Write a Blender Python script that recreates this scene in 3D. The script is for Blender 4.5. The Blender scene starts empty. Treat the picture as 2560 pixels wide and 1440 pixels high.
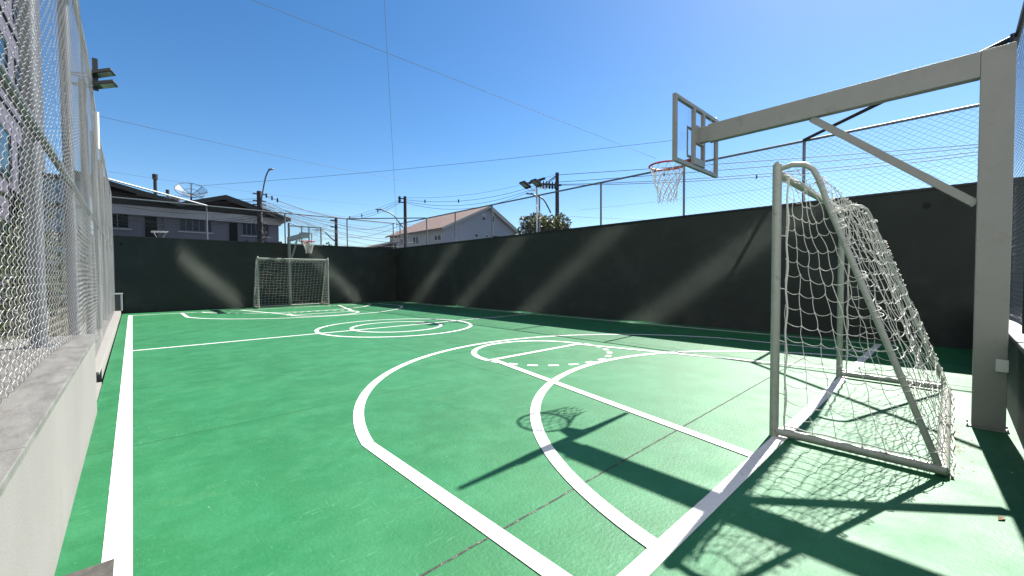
import bpy, math, random
import numpy as np
from mathutils import Vector, Matrix
random.seed(7); rng = np.random.default_rng(7)
sc = bpy.context.scene
PI = math.pi
# ------------------------------------------------------------------ camera model
F, YAW, PITCH, ROLL, CAMH = 1022.04, 0.748186, -0.0276, -0.004749, 1.3
_f = Vector((math.sin(YAW)*math.cos(PITCH), math.cos(YAW)*math.cos(PITCH), math.sin(PITCH)))
_r0 = Vector((math.cos(YAW), -math.sin(YAW), 0)); _u0 = _r0.cross(_f)
_r = _r0*math.cos(ROLL) + _u0*math.sin(ROLL); _u = -_r0*math.sin(ROLL) + _u0*math.cos(ROLL)
CAM = Vector((0, 0, CAMH))
def ray(px, py): return _f*F + _r*(px-1280) - _u*(py-720)
def onY(px, py, Y): d = ray(px, py); return CAM + d*(Y/d.y)
def onX(px, py, X): d = ray(px, py); return CAM + d*(X/d.x)
def at(px, py, dist): return CAM + ray(px, py)*(dist/F)       # a point at a real distance from the lens
cam_d = bpy.data.cameras.new('camera'); cam = bpy.data.objects.new('camera', cam_d)
sc.collection.objects.link(cam); sc.camera = cam
cam.matrix_world = Matrix(((_r.x, _u.x, -_f.x, 0), (_r.y, _u.y, -_f.y, 0), (_r.z, _u.z, -_f.z, CAMH), (0, 0, 0, 1)))
cam_d.sensor_width = 36; cam_d.lens = F/2560*36; cam_d.clip_start = .02; cam_d.clip_end = 3000
# ------------------------------------------------------------------ materials
KALB = .64          # the photograph is exposed bright: paints sit at the dark end of their range
def mat(name, col, rough=.6, metal=0., spec=.5, var=.0, vscale=8., bump=0., bscale=60., col2=None, c2amt=.0, c2scale=3., stretch=None, k=None):
    k = KALB if k is None else k
    col = tuple(x*k for x in col); col2 = tuple(x*k for x in col2) if col2 else None
    m = bpy.data.materials.new(name); m.use_nodes = True
    nt = m.node_tree; N = nt.nodes; L = nt.links; b = N['Principled BSDF']
    b.inputs['Base Color'].default_value = (*col, 1); b.inputs['Roughness'].default_value = rough
    b.inputs['Metallic'].default_value = metal; b.inputs['Specular IOR Level'].default_value = spec
    tc = N.new('ShaderNodeTexCoord'); out = tc.outputs['Object']
    if stretch:
        mp = N.new('ShaderNodeMapping'); mp.inputs['Scale'].default_value = stretch; L.new(out, mp.inputs[0]); out = mp.outputs[0]
    cur = None
    if var > 0:
        n = N.new('ShaderNodeTexNoise'); n.inputs['Scale'].default_value = vscale; n.inputs['Detail'].default_value = 6; n.inputs['Roughness'].default_value = .65
        L.new(out, n.inputs['Vector'])
        r = N.new('ShaderNodeMapRange'); r.inputs[1].default_value = .25; r.inputs[2].default_value = .75
        r.inputs[3].default_value = 1-var; r.inputs[4].default_value = 1+var; L.new(n.outputs[0], r.inputs[0])
        mx = N.new('ShaderNodeVectorMath'); mx.operation = 'SCALE'; mx.inputs[0].default_value = col; L.new(r.outputs[0], mx.inputs['Scale'])
        cur = mx.outputs[0]; L.new(cur, b.inputs['Base Color'])
    if col2 and c2amt > 0:
        n = N.new('ShaderNodeTexNoise'); n.inputs['Scale'].default_value = c2scale; n.inputs['Detail'].default_value = 8; n.inputs['Roughness'].default_value = .7
        L.new(out, n.inputs['Vector'])
        r = N.new('ShaderNodeMapRange'); r.inputs[1].default_value = .62-.25*c2amt; r.inputs[2].default_value = .78-.2*c2amt; L.new(n.outputs[0], r.inputs[0])
        mx = N.new('ShaderNodeMix'); mx.data_type = 'RGBA'; L.new(r.outputs[0], mx.inputs[0])
        if cur: L.new(cur, mx.inputs[6])
        else: mx.inputs[6].default_value = (*col, 1)
        mx.inputs[7].default_value = (*col2, 1); L.new(mx.outputs[2], b.inputs['Base Color'])
    if bump > 0:
        n = N.new('ShaderNodeTexNoise'); n.inputs['Scale'].default_value = bscale; n.inputs['Detail'].default_value = 5
        L.new(out, n.inputs['Vector'])
        bp = N.new('ShaderNodeBump'); bp.inputs['Strength'].default_value = bump; bp.inputs['Distance'].default_value = .01
        L.new(n.outputs[0], bp.inputs['Height']); L.new(bp.outputs[0], b.inputs['Normal'])
    return m
M = {}
M['galv'] = mat('galvanised_steel', (.48, .5, .52), .42, .55, var=.2, vscale=25)
M['galvdull'] = mat('dull_galvanised_steel', (.20, .22, .24), .5, .5, var=.25, vscale=25)
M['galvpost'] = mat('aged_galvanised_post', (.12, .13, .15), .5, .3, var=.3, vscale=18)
M['wire'] = mat('galvanised_wire', (.38, .38, .385), .42, .6)
M['wiredark'] = mat('weathered_wire', (.17, .19, .21), .6, .3)
M['offwhite'] = mat('off_white_paint', (.27, .275, .25), .42, var=.05, vscale=6, bump=.06, bscale=120, col2=(.21, .20, .165), c2amt=.25, c2scale=5)
M['goalpaint'] = mat('goal_white_paint', (.36, .38, .33), .4, var=.08, vscale=20, bump=.1, bscale=90, col2=(.16, .11, .07), c2amt=.2, c2scale=22)
M['cord'] = mat('white_net_cord', (.72, .71, .66), .85, var=.12, vscale=40)
M['red'] = mat('red_rim_paint', (.55, .035, .02), .4, var=.15, vscale=40)
M['black'] = mat('black_metal', (.012, .012, .013), .45, var=.2, vscale=30)
M['blackhole'] = mat('dark_pipe_mouth', (.004, .004, .004), .9)
M['cable'] = mat('cable_sheath', (.02, .022, .025), .6)
M['steelrope'] = mat('steel_rope', (.22, .25, .28), .55, .2)
M['wall'] = mat('dark_wall_paint', (.0245, .0295, .0265), .7, k=1, spec=.12, var=.14, vscale=1.3, bump=.16, bscale=140, col2=(.034, .040, .036), c2amt=.45, c2scale=1.1)
M['cap'] = mat('black_wall_flashing', (.012, .013, .014), .35, .3, var=.2, vscale=10)
M['concrete'] = mat('pale_concrete_render', (.215, .21, .198), .85, var=.10, vscale=2.2, bump=.3, bscale=220, col2=(.20, .195, .185), c2amt=.35, c2scale=1.6, stretch=(1, 1, .35))
M['granite'] = mat('grey_granite', (.195, .19, .178), .5, var=.22, vscale=9, bump=.12, bscale=150, col2=(.125, .12, .112), c2amt=.75, c2scale=14, stretch=(1, .35, 1))
M['granitedark'] = mat('dark_granite', (.05, .055, .06), .3, var=.3, vscale=40)
M['paving'] = mat('pale_stone_paving', (.27, .26, .24), .7, var=.15, vscale=6, bump=.2, bscale=90, stretch=(1, 3, 1))
M['asphalt'] = mat('asphalt', (.05, .05, .05), .9, var=.2, vscale=2, bump=.3, bscale=80)
M['soil'] = mat('garden_soil', (.05, .035, .022), .95, var=.4, vscale=8, bump=.6, bscale=30, col2=(.05, .08, .02), c2amt=.6, c2scale=5)
M['lilac'] = mat('grey_lilac_render', (.22, .22, .265), .8, var=.06, vscale=1.5, bump=.15, bscale=40)
M['fascia'] = mat('pale_grey_fascia', (.62, .62, .65), .8, var=.12, vscale=2.5)
M['darkwood'] = mat('dark_eave_boards', (.035, .028, .028), .7, var=.3, vscale=3, stretch=(1, 1, 6))
M['gablegrey'] = mat('blue_grey_render', (.40, .43, .50), .8, var=.05, vscale=1.2)
M['beige'] = mat('beige_render', (.62, .60, .53), .85, var=.1, vscale=1.2)
M['whitewin'] = mat('white_window_frame', (.7, .7, .68), .5)
M['greywin'] = mat('dark_window_frame', (.16, .16, .19), .5)
M['lampglass'] = mat('lamp_glass', (.35, .35, .35), .15, var=.25, vscale=30)
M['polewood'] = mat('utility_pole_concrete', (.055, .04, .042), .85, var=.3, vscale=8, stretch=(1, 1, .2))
M['rust'] = mat('rust_stain', (.25, .16, .09), .9, var=.3, vscale=20)
M['slate'] = mat('slate_cover', (.075, .07, .06), .7, var=.4, vscale=14, bump=.5, bscale=30, col2=(.05, .045, .04), c2amt=.7, c2scale=20)
M['bark'] = mat('bark', (.09, .065, .045), .9, var=.3, vscale=12, bump=.6, bscale=30, stretch=(1, 1, .3))
M['towerwall'] = mat('lilac_tower_render', (.065, .06, .10), .8, var=.12, vscale=.8)
M['towerdark'] = mat('tower_dark_band', (.05, .05, .065), .6, var=.15, vscale=1.)
M['paleblue'] = mat('pale_blue_render', (.20, .33, .46), .7, var=.1, vscale=1.)
def glassmat(name, col, rough=.2, spec=.25):
    m = mat(name, col, rough, spec=spec); return m
M['winglass'] = glassmat('dark_window_glass', (.006, .007, .009), .3, .06)
M['blueglass'] = glassmat('blue_window_glass', (.02, .035, .06), .2, .15)
M['greenglass'] = glassmat('green_window_glass', (.008, .022, .022), .15, .2)
def leafmat(name, c1, c2):
    m = bpy.data.materials.new(name); m.use_nodes = True; N = m.node_tree.nodes; L = m.node_tree.links; b = N['Principled BSDF']
    g = N.new('ShaderNodeNewGeometry'); r = N.new('ShaderNodeValToRGB')
    r.color_ramp.elements[0].color = (*c1, 1); r.color_ramp.elements[1].color = (*c2, 1)
    L.new(g.outputs['Random Per Island'], r.inputs[0]); L.new(r.outputs[0], b.inputs['Base Color'])
    b.inputs['Roughness'].default_value = .5
    t = N.new('ShaderNodeBsdfTranslucent'); L.new(r.outputs[0], t.inputs[0]); mx = N.new('ShaderNodeMixShader'); mx.inputs[0].default_value = .3
    o = N['Material Output']; L.new(b.outputs[0], mx.inputs[1]); L.new(t.outputs[0], mx.inputs[2]); L.new(mx.outputs[0], o.inputs[0])
    return m
M['leaf'] = leafmat('leaf_green', (.008, .018, .006), (.085, .10, .022))
M['leafbed'] = leafmat('leaf_bed', (.008, .016, .006), (.07, .085, .03))
def tilemat(name, c1, c2, sx):
    m = mat(name, c1, .8); N = m.node_tree.nodes; L = m.node_tree.links; b = N['Principled BSDF']
    tc = N.new('ShaderNodeTexCoord'); w = N.new('ShaderNodeTexWave'); w.wave_type = 'BANDS'; w.bands_direction = sx
    w.inputs['Scale'].default_value = 1.6; w.inputs['Distortion'].default_value = .4
    n = N.new('ShaderNodeTexNoise'); n.inputs['Scale'].default_value = 3.; n.inputs['Detail'].default_value = 8
    mx = N.new('ShaderNodeMix'); mx.data_type = 'RGBA'; mx.inputs[6].default_value = (*c1, 1); mx.inputs[7].default_value = (*c2, 1)
    ma = N.new('ShaderNodeMath'); ma.operation = 'MULTIPLY_ADD'; ma.inputs[1].default_value = .5
    L.new(tc.outputs['Object'], w.inputs[0]); L.new(tc.outputs['Object'], n.inputs[0])
    L.new(w.outputs['Fac'], ma.inputs[0]); mm = N.new('ShaderNodeMath'); mm.operation = 'MULTIPLY'; mm.inputs[1].default_value = .6
    L.new(n.outputs[0], mm.inputs[0]); L.new(mm.outputs[0], ma.inputs[2]); L.new(ma.outputs[0], mx.inputs[0]); L.new(mx.outputs[2], b.inputs['Base Color'])
    bp = N.new('ShaderNodeBump'); bp.inputs['Strength'].default_value = .8; bp.inputs['Distance'].default_value = .06
    L.new(w.outputs['Fac'], bp.inputs['Height']); L.new(bp.outputs[0], b.inputs['Normal'])
    return m
M['tiles'] = tilemat('clay_roof_tiles', (.05, .028, .022), (.30, .20, .165), 'Y')
M['sheetroof'] = tilemat('corrugated_roof_sheet', (.16, .15, .15), (.42, .40, .40), 'X')
# clear acrylic: thin transparent sheet with a faint reflection
def acrylic():
    m = bpy.data.materials.new('clear_acrylic'); m.use_nodes = True; N = m.node_tree.nodes; L = m.node_tree.links
    N.remove(N['Principled BSDF']); t = N.new('ShaderNodeBsdfTransparent'); t.inputs[0].default_value = (.93, .95, .96, 1)
    g = N.new('ShaderNodeBsdfGlossy'); g.inputs['Roughness'].default_value = .08
    mx = N.new('ShaderNodeMixShader'); mx.inputs[0].default_value = .07
    L.new(t.outputs[0], mx.inputs[1]); L.new(g.outputs[0], mx.inputs[2]); L.new(mx.outputs[0], N['Material Output'].inputs[0])
    return m
M['acrylic'] = acrylic()
# court floor: green floor paint with mottling, scuffs and fine specks
def floormat():
    m = bpy.data.materials.new('green_court_paint'); m.use_nodes = True; nt = m.node_tree; N = nt.nodes; L = nt.links; b = N['Principled BSDF']
    tc = N.new('ShaderNodeTexCoord')
    def noise(scale, detail=6, rough=.6, st=None, rot=0):
        n = N.new('ShaderNodeTexNoise'); n.inputs['Scale'].default_value = scale; n.inputs['Detail'].default_value = detail; n.inputs['Roughness'].default_value = rough
        if st:
            mp = N.new('ShaderNodeMapping'); mp.inputs['Scale'].default_value = st; mp.inputs['Rotation'].default_value = (0, 0, rot); L.new(tc.outputs['Object'], mp.inputs[0]); L.new(mp.outputs[0], n.inputs['Vector'])
        else: L.new(tc.outputs['Object'], n.inputs['Vector'])
        return n.outputs[0]
    def rng_(x, a, c, lo=0, hi=1):
        r = N.new('ShaderNodeMapRange'); r.inputs[1].default_value = a; r.inputs[2].default_value = c; r.inputs[3].default_value = lo; r.inputs[4].default_value = hi; L.new(x, r.inputs[0]); return r.outputs[0]
    def mixc(f, a, c):
        x = N.new('ShaderNodeMix'); x.data_type = 'RGBA'; L.new(f, x.inputs[0])
        if isinstance(a, tuple): x.inputs[6].default_value = (*a, 1)
        else: L.new(a, x.inputs[6])
        x.inputs[7].default_value = (*c, 1); return x.outputs[2]
    def mul(a, v):
        x = N.new('ShaderNodeMath'); x.operation = 'MULTIPLY'; L.new(a, x.inputs[0])
        if isinstance(v, float): x.inputs[1].default_value = v
        else: L.new(v, x.inputs[1])
        return x.outputs[0]
    c = mixc(rng_(noise(.5, 8, .6), .35, .68), (.0068, .082, .025), (.0105, .104, .035))
    c = mixc(mul(rng_(noise(2.2, 10, .78), .44, .68), .75), c, (.022, .132, .055))
    sc1 = mul(rng_(noise(7, 4, .5, (1, 9, 1), .5), .63, .70), rng_(noise(1.4), .42, .56))
    sc2 = mul(rng_(noise(9, 4, .5, (11, 1, 1), -.3), .64, .71), rng_(noise(1.9), .45, .58))
    c = mixc(mul(sc1, .22), c, (.12, .30, .19)); c = mixc(mul(sc2, .22), c, (.12, .30, .19))
    c = mixc(mul(rng_(noise(30, 4, .6), .70, .76), .7), c, (.30, .36, .27))
    c = mixc(mul(rng_(noise(55, 2, .5), .755, .79), .8), c, (.02, .05, .03))
    c = mixc(mul(rng_(noise(.9, 8, .7, (1, 1, 1), 1), .62, .8), .4), c, (.075, .15, .06))
    L.new(c, b.inputs['Base Color'])
    L.new(rng_(noise(3., 6, .6), .3, .7, .52, .66), b.inputs['Roughness'])
    b.inputs['Specular IOR Level'].default_value = .34
    bp = N.new('ShaderNodeBump'); bp.inputs['Strength'].default_value = .35; bp.inputs['Distance'].default_value = .01
    L.new(noise(45, 6, .6), bp.inputs['Height']); L.new(bp.outputs[0], b.inputs['Normal'])
    return m
M['floor'] = floormat()
M['line'] = mat('white_line_paint', (.74, .74, .72), .6, var=.08, vscale=10, bump=.2, bscale=60, col2=(.26, .34, .27), c2amt=.2, c2scale=17)
M['seam'] = mat('joint_filler', (.006, .05, .025), .9, var=.4, vscale=30)
M['crack'] = mat('cracked_joint', (.03, .035, .03), .95, var=.6, vscale=25, col2=(.22, .25, .18), c2amt=.4, c2scale=30, bump=1., bscale=60)
# ------------------------------------------------------------------ mesh builder
class MB:
    def __init__(s): s.v = []; s.f = []; s.smooth = []
    def add(s, vs, fs, sm=False):
        o = len(s.v); s.v += [tuple(x) for x in vs]; s.f += [tuple(i+o for i in f) for f in fs]; s.smooth += [sm]*len(fs); return s
    def box(s, a, b, R=None, o=None):
        x0, y0, z0 = a; x1, y1, z1 = b
        vs = [Vector(p) for p in ((x0, y0, z0), (x1, y0, z0), (x1, y1, z0), (x0, y1, z0), (x0, y0, z1), (x1, y0, z1), (x1, y1, z1), (x0, y1, z1))]
        if R is not None: vs = [R @ v + Vector(o or (0, 0, 0)) for v in vs]
        return s.add(vs, [(0, 3, 2, 1), (4, 5, 6, 7), (0, 1, 5, 4), (1, 2, 6, 5), (2, 3, 7, 6), (3, 0, 4, 7)])
    def bar(s, p, q, w, h=None, up=(0, 0, 1)):            # rectangular bar between two points
        p, q = Vector(p), Vector(q); d = (q-p); L = d.length; d.normalize(); h = h or w
        u = Vector(up); 
        if abs(u.dot(d)) > .98: u = Vector((0, 1, 0))
        x = d.cross(u).normalized(); z = x.cross(d)
        R = Matrix((x, d, z)).transposed()
        return s.box((-w/2, 0, -h/2), (w/2, L, h/2), R, p)
    def tube(s, pts, r, n=8, caps=True, closed=False):
        P = [Vector(p) for p in pts]; k = len(P); rr = r if isinstance(r, (list, tuple)) else [r]*k
        T = []
        for i in range(k):
            a = P[(i-1) % k] if (i > 0 or closed) else P[i]; b = P[(i+1) % k] if (i < k-1 or closed) else P[i]
            t = b-a; T.append(t.normalized() if t.length > 0 else Vector((0, 0, 1)))
        nrm = T[0].orthogonal().normalized(); vs = []
        for i in range(k):
            nrm = nrm - T[i]*nrm.dot(T[i])
            if nrm.length < 1e-6: nrm = T[i].orthogonal()
            nrm.normalize(); bn = T[i].cross(nrm)
            for j in range(n):
                a = 2*PI*j/n; vs.append(P[i] + (nrm*math.cos(a)+bn*math.sin(a))*rr[i])
        fs = []
        for i in range(k if closed else k-1):
            i2 = (i+1) % k
            for j in range(n): fs.append((i*n+j, i*n+(j+1) % n, i2*n+(j+1) % n, i2*n+j))
        s.add(vs, fs, n > 4)
        if caps and not closed: s.add(vs[:n], [tuple(range(n))[::-1]]); s.add(vs[-n:], [tuple(range(n))])
        return s
    def prism(s, poly, d):                                # planar polygon pushed along vector d
        n = len(poly); d = Vector(d); vs = [Vector(p) for p in poly]+[Vector(p)+d for p in poly]
        return s.add(vs, [tuple(range(n)), tuple(range(n, 2*n))[::-1]]+[(i, i+n, (i+1) % n+n, (i+1) % n) for i in range(n)])
    def build(s, name, m, parent=None, bevel=0):
        me = bpy.data.meshes.new(name); me.from_pydata(s.v, [], s.f); me.update()
        me.polygons.foreach_set('use_smooth', s.smooth)
        return link(name, me, m, parent, bevel)
def link(name, me, m, parent=None, bevel=0):
    me.materials.append(m if not isinstance(m, str) else M[m])
    o = bpy.data.objects.new(name, me); sc.collection.objects.link(o)
    if parent is not None: o.parent = parent
    if bevel > 0:
        bv = o.modifiers.new('bevel', 'BEVEL'); bv.width = bevel; bv.segments = 2; bv.limit_method = 'ANGLE'
    return o
def np_mesh(name, V, Q, m, parent=None):
    me = bpy.data.meshes.new(name); nv, nf = len(V), len(Q)
    me.vertices.add(nv); me.vertices.foreach_set('co', V.astype(np.float32).ravel())
    me.loops.add(nf*4); me.loops.foreach_set('vertex_index', Q.astype(np.int32).ravel())
    me.polygons.add(nf); me.polygons.foreach_set('loop_start', np.arange(0, nf*4, 4, dtype=np.int32))
    me.polygons.foreach_set('loop_total', np.full(nf, 4, dtype=np.int32))
    me.polygons.foreach_set('use_smooth', np.ones(nf, dtype=bool)); me.update(calc_edges=True)
    return link(name, me, m, parent)
def tag(o, label, cat, group=None, kind=None):
    if label: o['label'] = label
    if cat: o['category'] = cat
    if group: o['group'] = group
    if kind: o['kind'] = kind
    return o
def empty(name, loc=(0, 0, 0), rz=0):
    o = bpy.data.objects.new(name, None); sc.collection.objects.link(o); o.location = loc; o.rotation_euler = (0, 0, rz); return o
def P(mb_fn, name, m, parent, bevel=0):
    b = MB(); mb_fn(b); return b.build(name, m, parent, bevel)
def rebase(root, loc):   # put the Empty at the thing's base while its parts keep their places
    root.location = loc
    for c in [x for x in bpy.data.objects if x.parent == root]: c.location = c.location - Vector(loc)
def copy_tree(o, parent=None):
    c = o.copy(); sc.collection.objects.link(c)
    if parent is not None: c.parent = parent
    for ch in [x for x in list(bpy.data.objects) if x.parent == o]: copy_tree(ch, c)
    return c
# ------------------------------------------------------------------ court constants
XW, YF, YN, HW, HR = 10.65, 20.9, -.38, 2.85, 4.21
# ================================================================== SETTING
g = MB(); g.box((-400, -400, -3.0), (400, 900, -2.6)); o = g.build('ground', 'asphalt'); o['kind'] = 'structure'
b = MB(); b.box((-.30, YN, -2.6), (XW, YF, 0)); floor = b.build('court_floor', 'floor'); floor['kind'] = 'structure'
def strip(name, pts, w, z, m='line'):                    # flat painted band of width w along a polyline
    n = len(pts); L_, R_ = [], []
    for i in range(n):
        a = Vector(pts[max(i-1, 0)]); c = Vector(pts[min(i+1, n-1)]); t = (c-a).normalized(); nn = Vector((-t.y, t.x))
        p = Vector(pts[i]); L_.append(p+nn*w/2); R_.append(p-nn*w/2)
    b = MB(); vs = [(p.x, p.y, z) for p in L_]+[(p.x, p.y, z) for p in R_]
    b.add(vs, [(i, n+i, n+i+1, i+1) for i in range(n-1)]); o = b.build(name, m, floor); return o
def arc(cx, cy, r, a0, a1, n=72): return [(cx+r*math.cos(math.radians(a0+(a1-a0)*i/n)), cy+r*math.sin(math.radians(a0+(a1-a0)*i/n))) for i in range(n+1)]
Z1, Z2, Z3, Z4, Z5 = .0022, .0034, .0046, .0058, .007
SL, SR, G1, G2, YC, XC = -.08, 10.22, .92, 19.55, 10.0, 5.15
W = .095
strip('sideline', [(SL, G1-.2-.3), (SL, G2+W/2)], .105, Z1)
strip('sideline', [(SR, G1-W/2), (SR, G2+W/2)], W, Z1)
strip('goal_line', [(SL-.05, G1), (SR, G1)], W, Z2); strip('goal_line', [(SL-.05, G2), (SR, G2)], W, Z2)
strip('halfway_line', [(SL+.05, YC), (SR, YC)], .085, Z2)
strip('centre_circle', arc(5.1, 9.95, 1.93, 0, 360), .085, Z3); strip('centre_circle', arc(5.1, 9.95, 1.13, 0, 360), .085, Z3)
def end(mir):
    f = (lambda p: (p[0], p[1])) if not mir else (lambda p: (2*XC-p[0]-.0, G1+G2-p[1]))
    S = lambda nm, pts, w, z: strip(nm, [f(p) for p in pts], w, z)
    a = arc(XC, 2.3, 3.91, 11.5, 168.5); S('three_point_line', [(XC+3.83, G1)]+a+[(XC-3.83, G1)], W, Z3)
    S('goal_area_line', arc(5.1, .25, 3.36, 11.5, 168.5), W, Z4)
    S('key_line', [(3.24, G1), (4.11, 4.87)], W, Z5); S('key_line', [(7.14, G1), (6.22, 4.87)], W, Z5)
    S('free_throw_line', [(4.07, 4.87), (6.27, 4.87)], W, Z4+.0006); S('free_throw_arc', arc(5.17, 4.87, 1.14, 0, 180), W, Z2+.0006)
    for i in range(12):
        c = 187+i*15.1; S('free_throw_arc', arc(5.2, 4.87, 1.17, c-3.7, c+3.7, 4), .085, Z1+.0006)
end(False); end(True)
for pts, w, m, nm in (([(7.05, YN), (7.05, YF)], .014, 'seam', 'floor_joint'), ([(7.05, 2.05), (XW, 2.05)], .013, 'seam', 'floor_joint'), ([(7.05, 4.71), (XW, 4.71)], .013, 'seam', 'floor_joint'),
                   ([(7.05, 7.4), (XW, 7.4)], .013, 'seam', 'floor_joint'), ([(7.05, 12.8), (XW, 12.8)], .013, 'seam', 'floor_joint'), ([(7.05, 15.5), (XW, 15.5)], .013, 'seam', 'floor_joint'),
                   ([(3.6, 3.9), (3.6, 9.9)], .005, 'seam', 'floor_joint'), ([(-.3, 7.13), (3.6, 7.13)], .005, 'seam', 'floor_joint'), ([(-.3, 4.3), (2.9, 4.33)], .004, 'seam', 'floor_joint')):
    strip(nm, pts, w, .0012, m)
ck = [(.55+i*.05, 1.55+.0015*math.sin(i*1.7)+random.uniform(-.0015, .0015)+.0015*i*.1) for i in range(203)]
strip('cracked_joint', ck, .013, .0013, 'crack')
# ------------------------------------------------------------------ perimeter walls
def holes(root, lst, ax):
    for p, r in lst:
        b = MB(); n = 20
        for k, (ra, rb, dz) in enumerate(((r, r+.012, .0),)):
            pass
        c = Vector(p); nv = Vector((-1, 0, 0)) if ax == 'X' else Vector((0, -1, 0)); u = Vector((0, 1, 0)) if ax == 'X' else Vector((1, 0, 0)); w_ = Vector((0, 0, 1))
        ring = [c+nv*.004+(u*math.cos(2*PI*i/n)+w_*math.sin(2*PI*i/n))*r for i in range(n)]
        b.add(ring, [tuple(range(n))]); b.build('weep_hole', 'blackhole', root)
b = MB(); b.box((XW, -1.2, -2.6), (XW+.18, YF+.18, HW)); wr = b.build('perimeter_wall', 'wall')
tag(wr, 'long dark green-black painted wall along the right side of the court', 'wall')
P(lambda b: b.box((XW-.02, -1.2, HW), (XW+.2, YF+.2, HW+.035)), 'wall_flashing', 'cap', wr)
holes(wr, [((XW, 10.65, 2.56), .055), ((XW, .34, 2.56), .06), ((XW, YF-.35, 2.56), .05)], 'X')
b = MB(); b.box((-1.4, YF, -2.6), (XW-.003, YF+.18, HW)); wf = b.build('perimeter_wall', 'wall')
tag(wf, 'dark green-black painted wall closing the far end of the court behind the small goal', 'wall')
P(lambda b: b.box((-1.4, YF-.02, HW), (XW-.02, YF+.2, HW+.03)), 'wall_flashing', 'cap', wf)
holes(wf, [((-.27, YF, 2.58), .055)], 'Y')
# corner gusset plate between the two walls
b = MB(); b.add([(XW-.42, YF-.004, HW-.02), (XW-.004, YF-.85, HW-.02), (XW-.05, YF-.06, HW-.62), (XW-.004, YF-.004, HW-.02)], [(0, 1, 2), (0, 2, 3), (1, 3, 2), (0, 3, 1)])
b.build('corner_gusset', 'wall', wf)
# left side: retaining curb, cap, ledges
root = empty('retaining_wall'); tag(root, 'pale rendered low wall with grey granite coping under the left fence', 'low wall')
P(lambda b: b.box((-.95, -1.4, -2.6), (-.28, 5.66, .735)), 'wall_body', 'concrete', root)
for i, (a, c) in enumerate(((-1.4, .2), (.205, 2.0), (2.005, 3.52), (3.525, 5.66))):
    P(lambda b: b.box((-.95, a, .735), (-.262, c, .765)), 'coping_slab', 'granite', root, .003)
root = empty('stone_ledge'); tag(root, 'low pale stone ledge with dark slots running beside the far left sideline', 'ledge')
P(lambda b: b.box((-.95, 7.05, .13), (-.32, 15.2, .165)), 'ledge_top', 'paving', root, .004)
P(lambda b: b.box((-.95, 7.10, -2.6), (-.37, 7.6, .13)), 'ledge_body', 'blackhole', root)
P(lambda b: (b.box((-.95, 7.603, -2.6), (-.323, 15.2, .13))), 'ledge_riser', 'paving', root)
P(lambda b: b.box((-.95, 15.203, -2.6), (-.33, YF-.003, .13)), 'ledge_end', 'paving', root)
P(lambda b: b.box((-.95, 5.665, -2.6), (-.305, 7.097, .03)), 'ledge_step', 'paving', root)
root = empty('end_pier'); tag(root, 'small dark pier with white cap and edge in the far left corner', 'pier')
P(lambda b: b.box((-.95, 20.55, .13), (-.33, YF-.006, .72)), 'pier_body', 'granitedark', root)
P(lambda b: b.box((-1., 20.5, .72), (-.27, YF-.006, .765)), 'pier_cap', 'whitewin', root)
P(lambda b: b.box((-.33, 20.52, .13), (-.285, YF-.006, .72)), 'pier_edge', 'whitewin', root)
b = MB(); b.box((-14, -2, -2.6), (-.953, 30, .45)); o = b.build('garden_soil', 'soil'); o['kind'] = 'structure'
# low wall on the near right
root = empty('low_end_wall'); tag(root, 'low dark wall with polished granite coping at the right edge', 'low wall')
P(lambda b: b.box((2.2, -1.05, -2.6), (XW-.003, YN, .735)), 'wall_body', 'wall', root)
P(lambda b: b.box((2.2, -1.08, .735), (XW-.003, YN+.02, .765)), 'coping_slab', 'granite', root)
P(lambda b: b.box((2.2, YN+.0205, .733), (XW-.003, YN+.026, .764)), 'coping_edge', 'granitedark', root)
# ------------------------------------------------------------------ chain link
def chainlink(name, wmap, U, zlo, zhi, p, pz, r, depth, m, parent, rings=2, sides=3, sharp=1.):
    """vertical zigzag wires; wmap(u, n, z) -> world xyz arrays; U=(u0,u1); zlo may be a function of u"""
    nw = int((U[1]-U[0])/p); k = np.arange(nw)
    zl = float(zlo); nper = int(round((zhi-zl)/pz)); nr = nper*rings+1
    t = np.arange(nr)/rings                                # in periods
    ph = (t[None, :]+.5*(k[:, None] % 2))*2*PI
    cu = np.cos(ph); tri = 2/PI*np.arcsin(np.clip(np.cos(ph), -1, 1)); w = cu*(1-sharp)+tri*sharp
    amp = p/2+r*1.1
    u = U[0]+(k[:, None]+.5)*p+amp*w; z = zl+t[None, :]*pz+0*u
    n = depth*np.sin(ph)
    C = np.stack(wmap(u, n, z), -1)                        # nw, nr, 3
    T = np.gradient(C, axis=1); T /= np.linalg.norm(T, axis=-1, keepdims=True)
    # frame: one axis roughly the fence normal
    C2 = np.stack(wmap(u, n+1e-3, z), -1); A = (C2-C); A -= T*(A*T).sum(-1, keepdims=True); A /= np.linalg.norm(A, axis=-1, keepdims=True); B = np.cross(T, A)
    ang = np.arange(sides)*2*PI/sides
    V = C[:, :, None, :]+r*(A[:, :, None, :]*np.cos(ang)[None, None, :, None]+B[:, :, None, :]*np.sin(ang)[None, None, :, None])
    idx = np.arange(nw*nr*sides).reshape(nw, nr, sides); j2 = (np.arange(sides)+1) % sides
    Q = np.stack([idx[:, :-1, :], idx[:, :-1, j2], idx[:, 1:, j2], idx[:, 1:, :]], -1).reshape(-1, 4)
    return np_mesh(name, V.reshape(-1, 3), Q, m, parent)
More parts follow.
